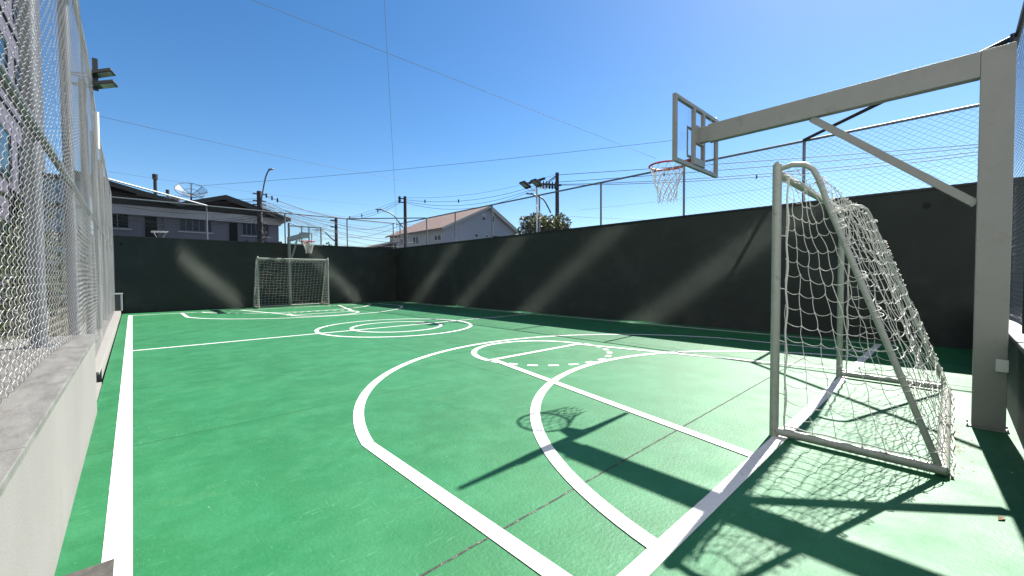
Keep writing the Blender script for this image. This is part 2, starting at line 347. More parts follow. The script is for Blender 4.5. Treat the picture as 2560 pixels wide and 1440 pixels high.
# left fence: leans in slightly towards the camera end
def lx(y): return np.interp(y, [0, 3.7, 4.5, 5.7, 9., 13., 21.], [-.445, -.44, -.422, -.405, -.42, -.455, -.485])
def ltop(y): return float(np.interp(y, [8.5, 13.5, 21], [4.78, 4.42, 4.36]))
root = empty('chain_link_fence'); tag(root, 'tall galvanised chain-link fence on posts along the left side', 'fence'); FL = root
posts_y = [-.35, 2.24, 4.88, 7.5, 10.13, 12.76, 15.35, 17.8, 20.55]
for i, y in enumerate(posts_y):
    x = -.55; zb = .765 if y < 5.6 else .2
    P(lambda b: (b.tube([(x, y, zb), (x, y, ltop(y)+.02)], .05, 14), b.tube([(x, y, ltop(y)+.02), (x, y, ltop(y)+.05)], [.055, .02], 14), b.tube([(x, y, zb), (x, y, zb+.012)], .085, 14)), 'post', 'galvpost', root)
P(lambda b: b.tube([(float(lx(y))-.03, y, ltop(y)) for y in (-1.2, 4, 9, 13, 17, 20.85)], .026, 10), 'top_rail', 'galv', root)
P(lambda b: b.tube([(-.495, -1.2, 2.42), (-.53, 20.85, 2.42)], .032, 10), 'middle_rail', 'galvpost', root)
def wl(u, n, z):
    x = lx(u)+n+.018*np.sin((u-1.88)/2.62*PI)**2*np.sin(z*1.1)+.0025*np.sin(u*4.1+z*2.2)
    return x, u, z+.006*np.sin(u*1.9)
secs = [(1.0, 2.24, .77, 16, 5), (2.24, 4.88, .77, 16, 5), (4.88, 5.64, .77, 12, 4), (5.64, 7.5, .17, 12, 4), (7.5, 10.13, .17, 8, 4), (10.13, 12.76, .17, 8, 3), (12.76, 15.35, .15, 4, 3), (15.35, 17.8, .15, 4, 3), (17.8, 20.55, .15, 4, 3), (20.55, 20.85, .15, 4, 3)]
for a, c, zl, rg, sd in secs:
    chainlink('mesh_panel', wl, (a, c), zl, ltop((a+c)/2), .06, .1, .0014, .0085, M['wire'], root, rg, sd, .45 if rg > 2 else 1.)
# fences on the far wall and on the right wall
def fence(rootname, label, axis, const, span, posts, zb, zt, p, pz, m, r=.0030, pm='galvdull', sd=3, depth=.004, rg=4):
    root = empty(rootname); tag(root, label, 'fence')
    pt = (lambda s, z, o=0: (const+o, s, z)) if axis == 'X' else (lambda s, z, o=0: (s, const+o, z))
    for s in posts: P(lambda b: b.tube([pt(s, zb, .035), pt(s, zt+.02, .035)], .03, 12), 'post', pm, root)
    P(lambda b: b.tube([pt(span[0], zt), pt(span[1], zt)], .027, 10), 'top_rail', pm, root)
    wm = (lambda u, n, z: (const+n+0*u, u, z)) if axis == 'X' else (lambda u, n, z: (u, const+n+0*u, z))
    edges = [span[0]]+[s for s in posts if span[0]+.3 < s < span[1]-.3]+[span[1]]
    for a, c in zip(edges[:-1], edges[1:]): chainlink('mesh_panel', wm, (a+.01, c-.005), zb+.01, zt, p, pz, r, depth, M[m], root, rg, sd, .8)
    return root
RP = [-.35, 2.24, 4.88, 7.5, 10.13, 12.76, 15.35, 17.8, 20.55]
fr = fence('chain_link_fence', 'chain-link fence with round posts standing on the right wall', 'X', XW+.08, (-.6, YF), RP, HW+.035, HR, .066, .1, 'wiredark')
ff = fence('chain_link_fence', 'chain-link fence standing on the far wall in front of the grey house', 'Y', YF+.08, (-.6, XW), [2.31, 5.22, 8.07, 10.6], HW+.03, HR+.07, .066, .1, 'wiredark')
P(lambda b: b.tube([(8.07, YF+.08, HR+.08), (XW+.08, 17.8, HR+.02)], .027, 10), 'corner_brace', 'galvdull', ff)
P(lambda b: b.tube([(-.49, 17.8, 4.38), (2.31, YF+.06, HR+.08)], .03, 10), 'corner_brace', 'galv', ff)
P(lambda b: b.tube([(XW+.08, 2.24, HR+.02), (8.07, -.48, 4.24)], .033, 10), 'corner_brace', 'black', fr)
fn = fence('chain_link_fence', 'tall dark chain-link fence seen edge-on at the right rim of the view', 'Y', -.5, (3.2, XW+.08), [3.2, 5.9, 8.07, 10.69], .765, 4.26, .06, .1, 'wiredark', .0019, 'black', depth=.009, rg=8)
# ------------------------------------------------------------------ steel ropes over the court and street cables
def sagline(a, b, sag, n=16):
    a, b = Vector(a), Vector(b); return [a.lerp(b, i/n)-Vector((0, 0, 4*sag*(i/n)*(1-i/n))) for i in range(n+1)]
def cable(a, b, sag, r, label, group=None, m='cable', name='overhead_cable', knobs=(), n=16):
    pts = sagline(a, b, sag, n); bb = MB(); bb.tube(pts, r, 5)
    o = bb.build(name, m); tag(o, label, 'cable', group)
    for k in knobs:
        i = k*n; j = int(i); p = pts[j].lerp(pts[min(j+1, n)], i-j); s = min(r*5, .055)
        P(lambda q: (q.box((p.x-s*.6, p.y-s*.6, p.z-s*1.9), (p.x+s*.6, p.y+s*.6, p.z+s*2.2))), 'cable_spacer', 'cable', o)
    return o
def ext(a, b, t): return Vector(a).lerp(Vector(b), t)
cable(at(1640, 396, 11.2), ext(at(1640, 396, 11.2), at(630, 0, 6.4), 1.25), .0, .0042, 'steel rope crossing the sky from the hoop to the top edge, falling to the right', m='steelrope')
cable(at(994, 605, 22), ext(at(994, 605, 22), at(961, 0, 9.0), 1.2), .0, .0055, 'steel rope rising nearly straight up the sky to the top edge', m='steelrope')
cable(at(488, 465, 24), at(1690, 350, 17), .15, .008, 'dark cable rising gently to the right across the sky above the far wall')
cable(at(238, 288, 16), at(1200, 480, 40), .3, .008, 'faint cable falling to the right across the middle of the sky')
cable(at(268, 428, 22), at(960, 515, 40), .2, .006, 'faint cable just above the dish and the chimneys, falling to the right')
GB = 'cables strung along the street behind the walls'
# ------------------------------------------------------------------ utility poles
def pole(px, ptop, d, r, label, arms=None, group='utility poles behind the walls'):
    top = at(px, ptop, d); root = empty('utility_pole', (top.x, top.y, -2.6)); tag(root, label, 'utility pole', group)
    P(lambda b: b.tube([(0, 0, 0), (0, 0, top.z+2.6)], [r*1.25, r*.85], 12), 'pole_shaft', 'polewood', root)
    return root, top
def lamp_arm(root, top, pts, r, head):
    o = root.location
    P(lambda b: b.tube([Vector(p)-o for p in pts], r, 8), 'lamp_arm', 'galvdull', root)
    h = Vector(pts[-1])-o; d = (Vector(pts[-1])-Vector(pts[-2])).normalized(); s = head
    R = Matrix.Rotation(math.atan2(d.y, d.x), 3, 'Z')
    P(lambda b: (b.box((-.1*s, -.12*s, -.05*s), (.55*s, .12*s, .04*s), R, h), b.box((.0, -.05*s, .04*s), (.15*s, .05*s, .1*s), R, h)), 'lamp_head', 'galvdull', root, .02)
p1, t1 = pole(648, 478, 22, .14, 'dark utility pole wrapped in cable coils in front of the grey house')
lamp_arm(p1, t1, [at(*q) for q in ((652, 520, 21.9), (655, 490, 21.8), (660, 462, 21.7), (664, 443, 21.5), (669, 430, 21.4), (674, 424, 21.3))], .035, .55)
o1 = p1.location
def coil(b):
    for k in range(26):
        z = random.uniform(.2, 2.6); a0 = random.uniform(0, 6.28); c = Vector((random.uniform(-.16, .16), -.12, t1.z+2.6-1.2-z)); R_ = random.uniform(.08, .22)
        b.tube([c+Vector((R_*math.cos(a0+a)*.9, -.05*math.sin(a*2), R_*math.sin(a0+a)*1.3)) for a in np.linspace(0, 5.2, 14)], .014, 5)
    for k in range(12):
        x = random.uniform(-.22, .22); z = t1.z+2.6-random.uniform(.9, 3.3); b.box((x-.05, -.3, z-.08), (x+.05, -.12, z+.08))
P(coil, 'cable_coil', 'cable', p1)
for k in (.18, .55, .75): P(lambda b: b.box((-.3, -.05, t1.z+2.6-k), (.3, .05, t1.z+2.6-k+.05)), 'crossarm', 'black', p1)
P(lambda b: b.box((-.12, -.32, t1.z-.55), (.1, -.15, t1.z-.2)), 'splice_box', 'fascia', p1)
p2, t2 = pole(840, 545, 38, .15, 'thin dark utility pole farthest away, behind the far hoop')
lamp_arm(p2, t2, [at(*q) for q in ((838, 603, 37.9), (826, 594, 37.6), (815, 582, 37.3), (806, 576, 37), (796, 575, 36.8))], .05, .8)
for k in (.3, .9): P(lambda b: b.box((-.5, -.06, t2.z+2.6-k), (.15, .06, t2.z+2.6-k+.1)), 'crossarm', 'black', p2)
p3, t3 = pole(1012.5, 491, 30, .13, 'tall dark utility pole rising behind the far right court corner')
lamp_arm(p3, t3, [at(*q) for q in ((1008, 570, 29.8), (998, 556, 29.5), (986, 540, 29.2), (975, 532, 29), (962, 528, 28.8), (953, 524, 28.7))], .045, .7)
P(lambda b: (b.box((-.55, -.04, t3.z+2.6-.22), (.1, .04, t3.z+2.6-.15)), b.box((-.55, -.04, t3.z+2.6-.5), (.1, .04, t3.z+2.6-.43)), b.box((-.5, -.06, t3.z+2.6-.52), (-.38, .06, t3.z+2.6-.05))), 'crossarm', 'black', p3)
p4, t4 = pole(1393, 432, 29, .15, 'thick dark utility pole with crossarm rising above the leafy tree')
lamp_arm(p4, t4, [at(*q) for q in ((1377, 532, 28.5), (1368, 514, 28.4), (1360, 500, 28.3), (1350, 492, 28.2), (1340, 489, 28.1), (1331, 485, 28))], .05, .8)
o4 = p4.location
a4, b4 = at(1345, 460, 27.5)-o4, at(1402, 463, 29)-o4
P(lambda b: b.bar(a4, b4, .11, .13), 'crossarm', 'black', p4)
P(lambda b: b.bar(at(1364, 458, 28)-o4, at(1389, 440, 29)-o4, .05), 'arm_stay', 'black', p4)
P(lambda b: b.bar(at(1368, 459, 28)-o4, at(1389, 444, 29)-o4, .04), 'arm_stay', 'black', p4)
for k in range(6):
    q = a4.lerp(b4, .1+.13*k)
    P(lambda b: b.tube([q+Vector((0, 0, z)) for z in (-.3, -.2, -.12, -.06, .06, .22)], [.04, .09, .09, .05, .06, .03], 8), 'insulator', 'black', p4)
# cables between poles
def CB(x0, y0, d0, x1, y1, d1, sag, r=.012, knobs=(), label='thin dark cable in the sagging tangle between the street poles behind the walls'):
    cable(at(x0, y0, d0), at(x1, y1, d1), sag, r, label, GB, knobs=knobs)
lb3 = 'cable in the spaced bundle from the corner pole to the leafy-tree pole'
CB(1013, 494, 30, 1390, 436, 29, .5, .009, label=lb3)
CB(1012, 499, 30, 1345, 462, 28, .55, .013, (.42, .16), label=lb3)
CB(1012, 503, 30, 1347, 466, 28, .75, .013, label=lb3); CB(1012, 506, 30, 1350, 467, 28, .95, .013, label=lb3)
lb4 = 'cable in the spaced bundle falling left from the corner pole'
CB(1004, 497, 29.8, 872, 543, 34, .1, .009, label=lb4); CB(1004, 500, 29.8, 872, 544, 34, .25, .013, (.42, .73, .98), label=lb4); CB(1004, 505, 29.8, 872, 548, 34, .3, .013, label=lb4)
CB(660, 487, 22, 873, 546, 30, .25, .02, (.02, .07, .12), label='thick black cable with three small knobs falling right from the coil-wrapped pole')
lb5 = 'cable fanning out to the right of the coil-wrapped pole'
for i in range(9): CB(655, 503+i*2.4, 22, 1000+random.uniform(-15, 40), 552+i*9, 33+i*.3, .25+.06*i, random.choice((.009, .012, .016)), label=lb5)
for i in range(4): CB(655, 500+i*8, 22, 840, 556+i*11, 38, .3, .012, label=lb5)
lb6 = 'cable running left from the coil-wrapped pole across the roof of the grey house'
for i, (ya, yb) in enumerate(((497, 462), (502, 478), (504, 484))): CB(642, ya, 22, 270, yb, 20.5, .25, .010, label=lb6)
lb7 = 'cable sagging across the front of the grey house'
for i, (ya, yb, s) in enumerate(((528, 510, .3), (537, 546, .25), (544, 551, .2), (548, 558, .28), (541, 536, .5))): CB(642, ya, 22, 283, yb, 20.5, s, .009, label=lb7)
lb8 = 'cable low behind the far wall between the thin pole and the corner'
CB(845, 560, 38, 1000, 553, 30, .55, .014, label=lb8); CB(844, 592, 38, 1001, 563, 30, .4, .014, label=lb8); CB(845, 611, 38, 985, 601, 33, .3, .014, label=lb8)
CB(820, 559, 37, 735, 600, 30, .2, .014, label=lb8); CB(822, 563, 37, 735, 606, 30, .2, .014, label=lb8); CB(836, 590, 37, 725, 598, 30, .3, .012, label=lb8)
lb9 = 'cable of the bundle crossing the sky behind the right fence'
for i, (ya, yb, s, kn) in enumerate(((437, 362, .05, ()), (455, 369, .1, (.30,)), (461, 379, .35, ()), (463, 387, .4, (.53,)))): CB(1397, ya, 29, 2470, yb-3, 22, s, .019, kn, label=lb9)
CB(1450, 525, 30, 2460, 400, 20, .1, .006, label='faint thin cable slanting low behind the right fence'); CB(1425, 541, 30, 1830, 552, 30, .1, .008, label='faint level cable low behind the right fence')
# ------------------------------------------------------------------ floodlights
def floodlight(root, c, ax, tilt, s=1.):
    """rectangular floodlight head: housing, fins and glass; ax = yaw of the face"""
    e = empty('floodlight'); tag(e, None, None); e.parent = root
    return e
def flood(label, base, ztop, heads, pole_r=.03, bar=None, mpole='galv'):
    root = empty('floodlight_mast', base); tag(root, label, 'floodlight'); B = Vector(base)
    P(lambda b: b.tube([(0, 0, 0), (0, 0, ztop-base[2])], pole_r, 12), 'mast_pole', mpole, root)
    if bar: P(lambda b: b.bar(Vector(bar[0])-B, Vector(bar[1])-B, .07, .07), 'crossbar', 'black', root)
    for c, d, w, l, h in heads:      # centre, pointing dir (horizontal, slightly down), width, length, thickness
        c = Vector(c)-B; d = Vector(d).normalized(); x = d.cross(Vector((0, 0, 1))).normalized(); z = x.cross(d); R = Matrix((x, d, z)).transposed()
        ho = P(lambda b: (b.box((-w/2, -l/2, -h/2), (w/2, l/2, h/2), R, c), [b.box((-w/2+.03+i*.05, -l/2+.02, h/2), (-w/2+.04+i*.05, l/2-.1, h/2+.03), R, c) for i in range(int(w/.05)-1)]), 'lamp_housing', 'black', root, .01)
        P(lambda b: b.box((-w/2+.03, -l/2+.1, -h/2-.006), (w/2-.03, l/2-.025, -h/2-.001), R, c), 'lamp_glass', 'lampglass', ho)
        P(lambda b: b.tube([c-d*(l/2)+x*(w*.35), c-d*(l/2+.18)+x*(w*.3)-z*.02+Vector((0, 0, .05)), c-d*(l/2+.34)+x*(w*.1)+Vector((0, 0, .10))], .012, 6), 'bracket', 'black', root)
        P(lambda b: b.tube([c-d*(l/2)-x*(w*.35), c-d*(l/2+.18)-x*(w*.3)-z*.02+Vector((0, 0, .05)), c-d*(l/2+.34)-x*(w*.1)+Vector((0, 0, .10))], .012, 6), 'bracket', 'black', root)
    return root
yL = 10.13; xL = float(lx(yL))+.04
c1 = onY(256, 183, yL-.1); c2 = onY(262, 211, yL-.1)
flood('pair of black floodlights on a white mast at the top of the left fence', (xL, yL, 3.55), onX(222, 190, xL).z,
      [((c1.x, yL-.1, c1.z), (1, -.25, .42), .22, .30, .05), ((c2.x, yL-.1, c2.z), (1, -.25, .36), .22, .30, .05)], .03, ((xL, yL, c1.z+.25), (xL, yL, c2.z-.1)), 'whitewin')
xR, yR = XW-.02, 10.13; top = onX(1335, 466, xR)
q1, q2, q3, q4 = (onX(1313, 461, 10.35), onX(1341, 456, 10.35), onX(1316, 460, xR), onX(1362, 446, xR))
flood('pair of black floodlights on a mast above the right wall in front of the tree', (xR, yR, HW+.035), top.z+.1,
      [((q1.x, q1.y, q1.z-.02), (-.9, .1, .50), .30, .36, .06), ((q2.x, q2.y, q2.z-.02), (-.9, .1, .50), .30, .36, .06)], .032, (q3, q4), 'galv')
# ------------------------------------------------------------------ futsal goal
def net(b, fn, nu, nv, r, jit=.012, sag=.015, sub=3, sides=4, skip=0.):
    """cord net over fn(u,v) in [0,1]^2: knots jittered, cords hang between knots"""
    K = [[None]*(nv+1) for _ in range(nu+1)]
    for i in range(nu+1):
        for j in range(nv+1):
            p = Vector(fn(i/nu, j/nv)); e = (0 if i in (0, nu) else 1)
            K[i][j] = p+Vector((random.gauss(0, jit)*.7, random.gauss(0, jit)*.7, random.gauss(0, jit)))*e
    def cord(P0, P1, s):
        off = Vector((random.gauss(0, jit*.5), random.gauss(0, jit*.5), 0)); out = []
        for k in range(sub):
            t = k/sub; out.append(P0.lerp(P1, t)+(off-Vector((0, 0, s)))*4*t*(1-t))
        return out
    for j in range(nv+1):
        pts = []
        for i in range(nu): pts += cord(K[i][j], K[i+1][j], sag)
        b.tube(pts+[K[nu][j]], r, sides, False)
    for i in range(nu+1):
        pts = []
        for j in range(nv): pts += cord(K[i][j], K[i][j+1], 0)
        b.tube(pts+[K[i][nv]], r, sides, False)
    for i in range(nu+1):
        for j in range(nv+1):
            p = K[i][j]; s = r*1.7; b.box((p.x-s, p.y-s, p.z-s), (p.x+s, p.y+s, p.z+s))
HWG, GH = 1.405, 2.15       # half width (axis), axis height; local y=0 front, y=-.93 back
goal = empty('futsal_goal', (5.195, .965, 0))
PR = .0325
P(lambda b: (b.tube([(-HWG, 0, 0), (-HWG, 0, GH+.03)], PR, 16), b.tube([(-HWG, 0, GH+.03), (-HWG, 0, GH+.055)], [PR*.95, PR*.4], 16)), 'post', 'goalpaint', goal)
P(lambda b: (b.tube([(HWG, 0, 0), (HWG, 0, GH+.03)], PR, 16), b.tube([(HWG, 0, GH+.03), (HWG, 0, GH+.055)], [PR*.95, PR*.4], 16)), 'post', 'goalpaint', goal)
P(lambda b: b.tube([(-HWG, 0, GH-.035), (HWG, 0, GH-.035)], PR, 16), 'crossbar', 'goalpaint', goal)
prof = [(0, GH-.01), (-.10, GH+.012), (-.185, GH-.005), (-.235, GH-.05), (-.27, GH-.13), (-.33, GH-.33), (-.93, .05)]
for s in (-1, 1):
    P(lambda b: b.tube([(s*HWG, y, z) for y, z in prof], .0205, 12), 'side_support', 'goalpaint', goal)
    P(lambda b: b.tube([(s*HWG, -.02, .045), (s*HWG, -.96, .045)], .032, 14), 'ground_bar', 'goalpaint', goal)
P(lambda b: b.tube([(-HWG, -.94, .045), (HWG, -.94, .045)], .034, 14), 'back_bar', 'goalpaint', goal)
def yb(z):   # y of the sloping support at height z
    if z > GH-.13: return -.27+(z-(GH-.13))*.9
    return -.27-(GH-.13-z)*(.66/(GH-.18))
def side_net(s):
    def fn(u, v):
        z = (GH-.10)*(1-v)+.07*v; y0 = -.07; y1 = yb(z)-.005
        uu = u**(1-.15*v); y = y0+(y1-y0)*uu
        return (s*HWG+.035*math.sin(u*PI)*math.sin(v*5+1), y, z-.11*math.sin(PI*min(1, u*1.0))*(1-v)**.5*.6-.05*u*(1-v))
    return fn
def back_net(u, v):
    x = -HWG+.01+(2*HWG-.02)*u; z = (GH-.08)*(1-v)+.02*v-.10*math.sin(PI*u)*(1-v)**1.5
    y = yb(z)-.012-.03*v**3-.02*math.sin(PI*v)*math.sin(PI*u)+.02*math.sin(u*9+v*4)*math.sin(v*PI)
    return (x, y, z)
def top_net(u, v):
    x = -HWG+.02+(2*HWG-.04)*u; y = -.03-.2*v; return (x, y, GH-.03-.09*math.sin(PI*v)*math.sin(PI*u)-.05*v*math.sin(PI*u))
for s in (-1, 1):
    nn = MB(); net(nn, side_net(s), 6, 16, .0027, .011, .02, 4)
    nn.tube([(s*HWG, -.075+.006*math.sin(k*.9), .06+(GH-.14)*k/40) for k in range(41)], .007, 6)       # head rope beside the post
    nn.tube([(s*HWG+.004*math.sin(k*1.3), -.08-.85*k/24, .095+.004*math.sin(k)) for k in range(25)], .006, 6)
    for k in range(5): nn.tube([(s*HWG, -.075, .35+.42*k), (s*HWG, -.02, .36+.42*k)], .005, 5)
    nn.build('side_net', 'cord', goal)
nn = MB(); net(nn, back_net, 20, 17, .0029, .012, .014, 3); nn.tube([(-HWG+2*HWG*k/40, -.99+.006*math.sin(k), .016) for k in range(41)], .006, 6)
for k in range(60):                                     # ties round the supports
    s = random.choice((-1, 1)); z = random.uniform(.1, GH-.15); nn.tube([Vector((s*HWG+.027*math.cos(a), yb(z)+.03*math.sin(a), z+.01*a)) for a in np.linspace(0, 6.3, 8)], .003, 4)
nn.build('back_net', 'cord', goal)
nn = MB(); net(nn, top_net, 20, 2, .0026, .008, .02, 3)
for k in range(3): nn.tube([(-HWG+2*HWG*i/46, -.035-.012*k+random.gauss(0, .006), GH-.03-.02*k+random.gauss(0, .005)) for i in range(47)], .004, 5)
nn.build('top_net', 'cord', goal)
goal2 = copy_tree(goal); goal2.location = (5.25, 19.72, 0); goal2.rotation_euler.z = PI
tag(goal, 'large nearby white goal frame with loose net, open side facing left', 'goal', 'white futsal goals')
tag(goal2, 'small distant white goal against the dark far wall', 'goal', 'white futsal goals')
# ------------------------------------------------------------------ basketball stand
hoop = empty('basketball_stand', (5.275, -.225, 0))
BY = 2.46; BZ0, BZ1, BHW = 2.64, 3.42, .63
P(lambda b: b.box((-.048, -.095, .012), (.048, .095, 3.165)), 'column', 'offwhite', hoop, .004)
P(lambda b: b.box((-.062, -.115, 0), (.062, .125, .012)), 'base_plate', 'offwhite', hoop)
for bx, by in ((-.056, -.106), (.056, -.106), (-.056, .116), (.056, .116)): P(lambda b: b.tube([(bx, by, .012), (bx, by, .03)], .006, 6), 'anchor_bolt', 'galv', hoop)
for bx, bz in ((-.03, 2.99), (.03, 2.99), (-.03, 3.13), (.03, 3.13)): P(lambda b: b.tube([(bx, BY-.1605, bz), (bx, BY-.175, bz)], .007, 6), 'plate_bolt', 'galv', hoop)
P(lambda b: b.box((-.047, .096, 2.95), (.047, BY-.16, 3.164)), 'arm', 'offwhite', hoop, .004)
P(lambda b: b.box((-.04, BY-.16, 2.965), (.04, BY-.05, 3.15)), 'arm_end_plate', 'offwhite', hoop, .003)
P(lambda b: b.bar((0, .10, 1.90), (0, 1.26, 2.945), .052, .062), 'brace', 'offwhite', hoop)
P(lambda b: (b.box((-.078, -.10, .50), (-.049, -.03, .60))), 'switch_box', 'whitewin', hoop, .004)
P(lambda b: b.tube([Vector((.0, BY-.21+.035*math.cos(a), 3.20+.035*math.sin(a))) for a in np.linspace(0, 2*PI, 17)[:-1]], .004, 6, closed=True), 'pulley_ring', 'galv', hoop)
board = MB(); t = .045
board.box((-BHW, BY-.03, BZ0), (-BHW+t, BY+.015, BZ1)); board.box((BHW-t, BY-.03, BZ0), (BHW, BY+.015, BZ1))
board.box((-BHW+t, BY-.03, BZ0), (BHW-t, BY+.015, BZ0+t)); board.box((-BHW+t, BY-.03, BZ1-t), (BHW-t, BY+.015, BZ1))
for x in (-.14, .14): board.box((x-.022, BY-.045, BZ0+t), (x+.022, BY-.001, BZ1-t))
board.box((-.118, BY-.045, BZ0+t), (.118, BY-.002, BZ0+.13)); board.box((-.118, BY-.05, 2.95), (.118, BY-.004, 3.17))
bf = board.build('backboard_frame', 'offwhite', hoop, .003)
P(lambda b: b.box((-BHW+t, BY+.001, BZ0+t), (BHW-t, BY+.011, BZ1-t)), 'backboard_glass', 'acrylic', hoop)
def target(b):
    for x0, x1, z0, z1 in ((-.25, .25, 3.11, 3.145), (-.25, -.215, 2.80, 3.11), (.215, .25, 2.80, 3.11), (-.25, .25, 2.765, 2.80)): b.box((x0, BY+.0115, z0), (x1, BY+.0145, z1))
P(target, 'target_square', 'offwhite', hoop)
RZ, RC, RR = 2.775, BY+.385, .228
P(lambda b: b.tube([(RR*math.cos(a), RC+RR*math.sin(a), RZ) for a in np.linspace(0, 2*PI, 49)[:-1]], .0125, 10, closed=True), 'rim', 'red', hoop)
P(lambda b: (b.box((-.10, BY+.0155, RZ-.09), (.10, BY+.028, RZ+.02)), b.add([(-.10, BY+.028, RZ-.012), (.10, BY+.028, RZ-.012), (.05, RC-RR+.01, RZ-.006), (-.05, RC-RR+.01, RZ-.006), (-.10, BY+.028, RZ+.006), (.10, BY+.028, RZ+.006), (.05, RC-RR+.01, RZ+.008), (-.05, RC-RR+.01, RZ+.008)],
      [(0, 3, 2, 1), (4, 5, 6, 7), (0, 1, 5, 4), (1, 2, 6, 5), (2, 3, 7, 6), (3, 0, 4, 7)])), 'rim_bracket', 'red', hoop)
def hnet(b):
    n = 12; rows = 6
    def pt(k, j):
        a = 2*PI*k/n+j*PI/n; rr = RR*(1-.115*j+.004*j*j) if j < rows else RR*.46; z = RZ-.005-.072*j
        return Vector((rr*math.cos(a)+random.gauss(0, .006)*min(j, 1), RC+rr*math.sin(a)+random.gauss(0, .006)*min(j, 1), z+random.gauss(0, .006)*min(j, 1)))
    K = [[pt(k, j) for k in range(n)] for j in range(rows+1)]
    for j in range(rows):
        for k in range(n):
            b.tube([K[j][k], (K[j][k]+K[j+1][k])/2-Vector((0, 0, .006)), K[j+1][k]], .0042, 5, False); b.tube([K[j][k], K[j+1][(k-1) % n]], .0042, 5, False)
    for k in range(n): b.tube([K[rows][k], K[rows][k]-Vector((random.gauss(0, .01), random.gauss(0, .01), .05))], .005, 5)
P(hnet, 'hoop_net', 'cord', hoop)
hoop2 = copy_tree(hoop); hoop2.location = (5.28, 20.66, 0); hoop2.rotation_euler.z = PI
tag(hoop, 'large nearby white basketball stand seen from behind its clear backboard', 'basketball hoop', 'basketball stands')
tag(hoop2, 'distant white basketball stand rising above the small goal', 'basketball hoop', 'basketball stands')
# ------------------------------------------------------------------ small things on the floor
b = MB(); b.box((-.27, 2.33, 0), (-.09, 2.61, .009)); o = b.build('drain_cover', 'slate'); tag(o, 'worn grey drain cover set across the sideline at the bottom left', 'drain cover')
def leafm(b): b.add([(0, -.03, .003), (.014, 0, .012), (0, .035, .004), (-.012, .003, .008)], [(0, 1, 2), (0, 2, 3)])
b = MB(); leafm(b); o = b.build('dry_leaf', 'rust'); o.location = (3.35, -.2, .002); o.rotation_euler = (0, 0, 1.1); tag(o, 'small dry brown leaf on the floor near the right edge', 'leaf')
b = MB()
for k in range(70):
    x = random.gauss(4.75, .32); y = random.gauss(-.07, .045); s = random.uniform(.003, .012); b.add([(x-s, y-s*.6, .001), (x+s, y-s*.3, .0012), (x+s*.4, y+s, .001), (x-s*.8, y+s*.5, .0012)], [(0, 1, 2, 3)])
o = b.build('fallen_debris', 'rust'); tag(o, 'scattered brown leaf crumbs on the floor behind the near goal', 'debris', kind='stuff')
# ------------------------------------------------------------------ grey house behind the far wall
YH = 31.
root = empty('grey_house'); tag(root, 'dark grey-lilac house with low gables, dish and chimneys behind the far wall', 'house'); HG = root
A = onY(200, 545, YH); C = onY(696, 545, YH)
x0, x1 = A.x-2, C.x
zt = onY(500, 545, YH).z-.1
P(lambda b: b.box((x0, YH, -2.6), (x1, YH+8, zt)), 'wall', 'lilac', root)
fz0, fz1 = onY(500, 545, YH).z, onY(500, 529, YH).z
P(lambda b: b.box((x0, YH-.28, zt-.02), (x1+.1, YH+8, fz1)), 'fascia', 'fascia', root)
def win(xa, ya, xb, yb_, glass, bars=0, name='window', frame='greywin', Y=YH, root=root, sill=True):
    p = onY(xa, ya, Y); q = onY(xb, yb_, Y); X0, X1, Zt, Zb = min(p.x, q.x), max(p.x, q.x), p.z, q.z; f = .05
    Zt, Zb = max(Zt, Zb), min(Zt, Zb)
    def fr(b):
        b.box((X0, Y-.05, Zb), (X0+f, Y, Zt)); b.box((X1-f, Y-.05, Zb), (X1, Y, Zt)); b.box((X0+f, Y-.05, Zt-f), (X1-f, Y, Zt)); b.box((X0+f, Y-.05, Zb), (X1-f, Y, Zb+f))
        for k in range(bars): x = X0+(X1-X0)*(k+1)/(bars+1); b.box((x-.022, Y-.04, Zb+f), (x+.022, Y-.012, Zt-f))
    w = P(fr, name, frame, root)
    P(lambda b: b.box((X0+f, Y-.012, Zb+f), (X1-f, Y-.003, Zt-f)), 'pane', glass, w)
    if sill: P(lambda b: b.box((X0-.08, Y-.09, Zb-.07), (X1+.08, Y-.001, Zb-.002)), 'sill', 'fascia', w)
win(262, 522, 324, 572, 'winglass', 1); win(358, 528, 397, 612, 'winglass', 0, 'door', sill=False); win(447, 535, 530, 582, 'blueglass', 4)
win(569, 545, 597, 620, 'winglass', 0, 'door', sill=False); win(604, 551, 673, 592, 'blueglass', 5)
P(lambda b: b.tube([onY(410, 525, YH-.06), onY(412, 600, YH-.06)], .05, 8), 'drainpipe', 'lilac', root)
P(lambda b: b.box((x1+.35, YH-.9, -2.6), (x1+.45, YH-.8, fz0)), 'porch_post', 'lilac', root)
# gables (profile on the facade plane, pushed back)
def zr(px, py): v = onY(px, py, YH-1.0); return (v.x, YH-1.0, v.z)
def roofslab(pa, pb, th, dep, name, m, bev=0):
    a, c = Vector(pa), Vector(pb); P(lambda b: b.prism([a, c, c-Vector((0, 0, th)), a-Vector((0, 0, th))], (0, dep, 0)), name, m, root)
ga, gb, gc, gd = Vector(zr(180, 425)), Vector(zr(345, 487)), Vector(zr(452, 506)), Vector(zr(565, 488)); ge = Vector(zr(727, 546))
roofslab(ga, gc, .14, 9, 'roof', 'sheetroof'); roofslab(gc, gd, .16, 9, 'roof', 'sheetroof'); roofslab(gd, ge, .16, 9, 'roof', 'sheetroof')
def barge(b):
    for a, c in ((ga, gc), (gc, gd), (gd, ge)):
        b.prism([a+Vector((0, -.04, .02)), c+Vector((0, -.04, .02)), c+Vector((0, -.04, -.24)), a+Vector((0, -.04, -.24))], (0, .035, 0))
P(barge, 'bargeboard', 'black', root)
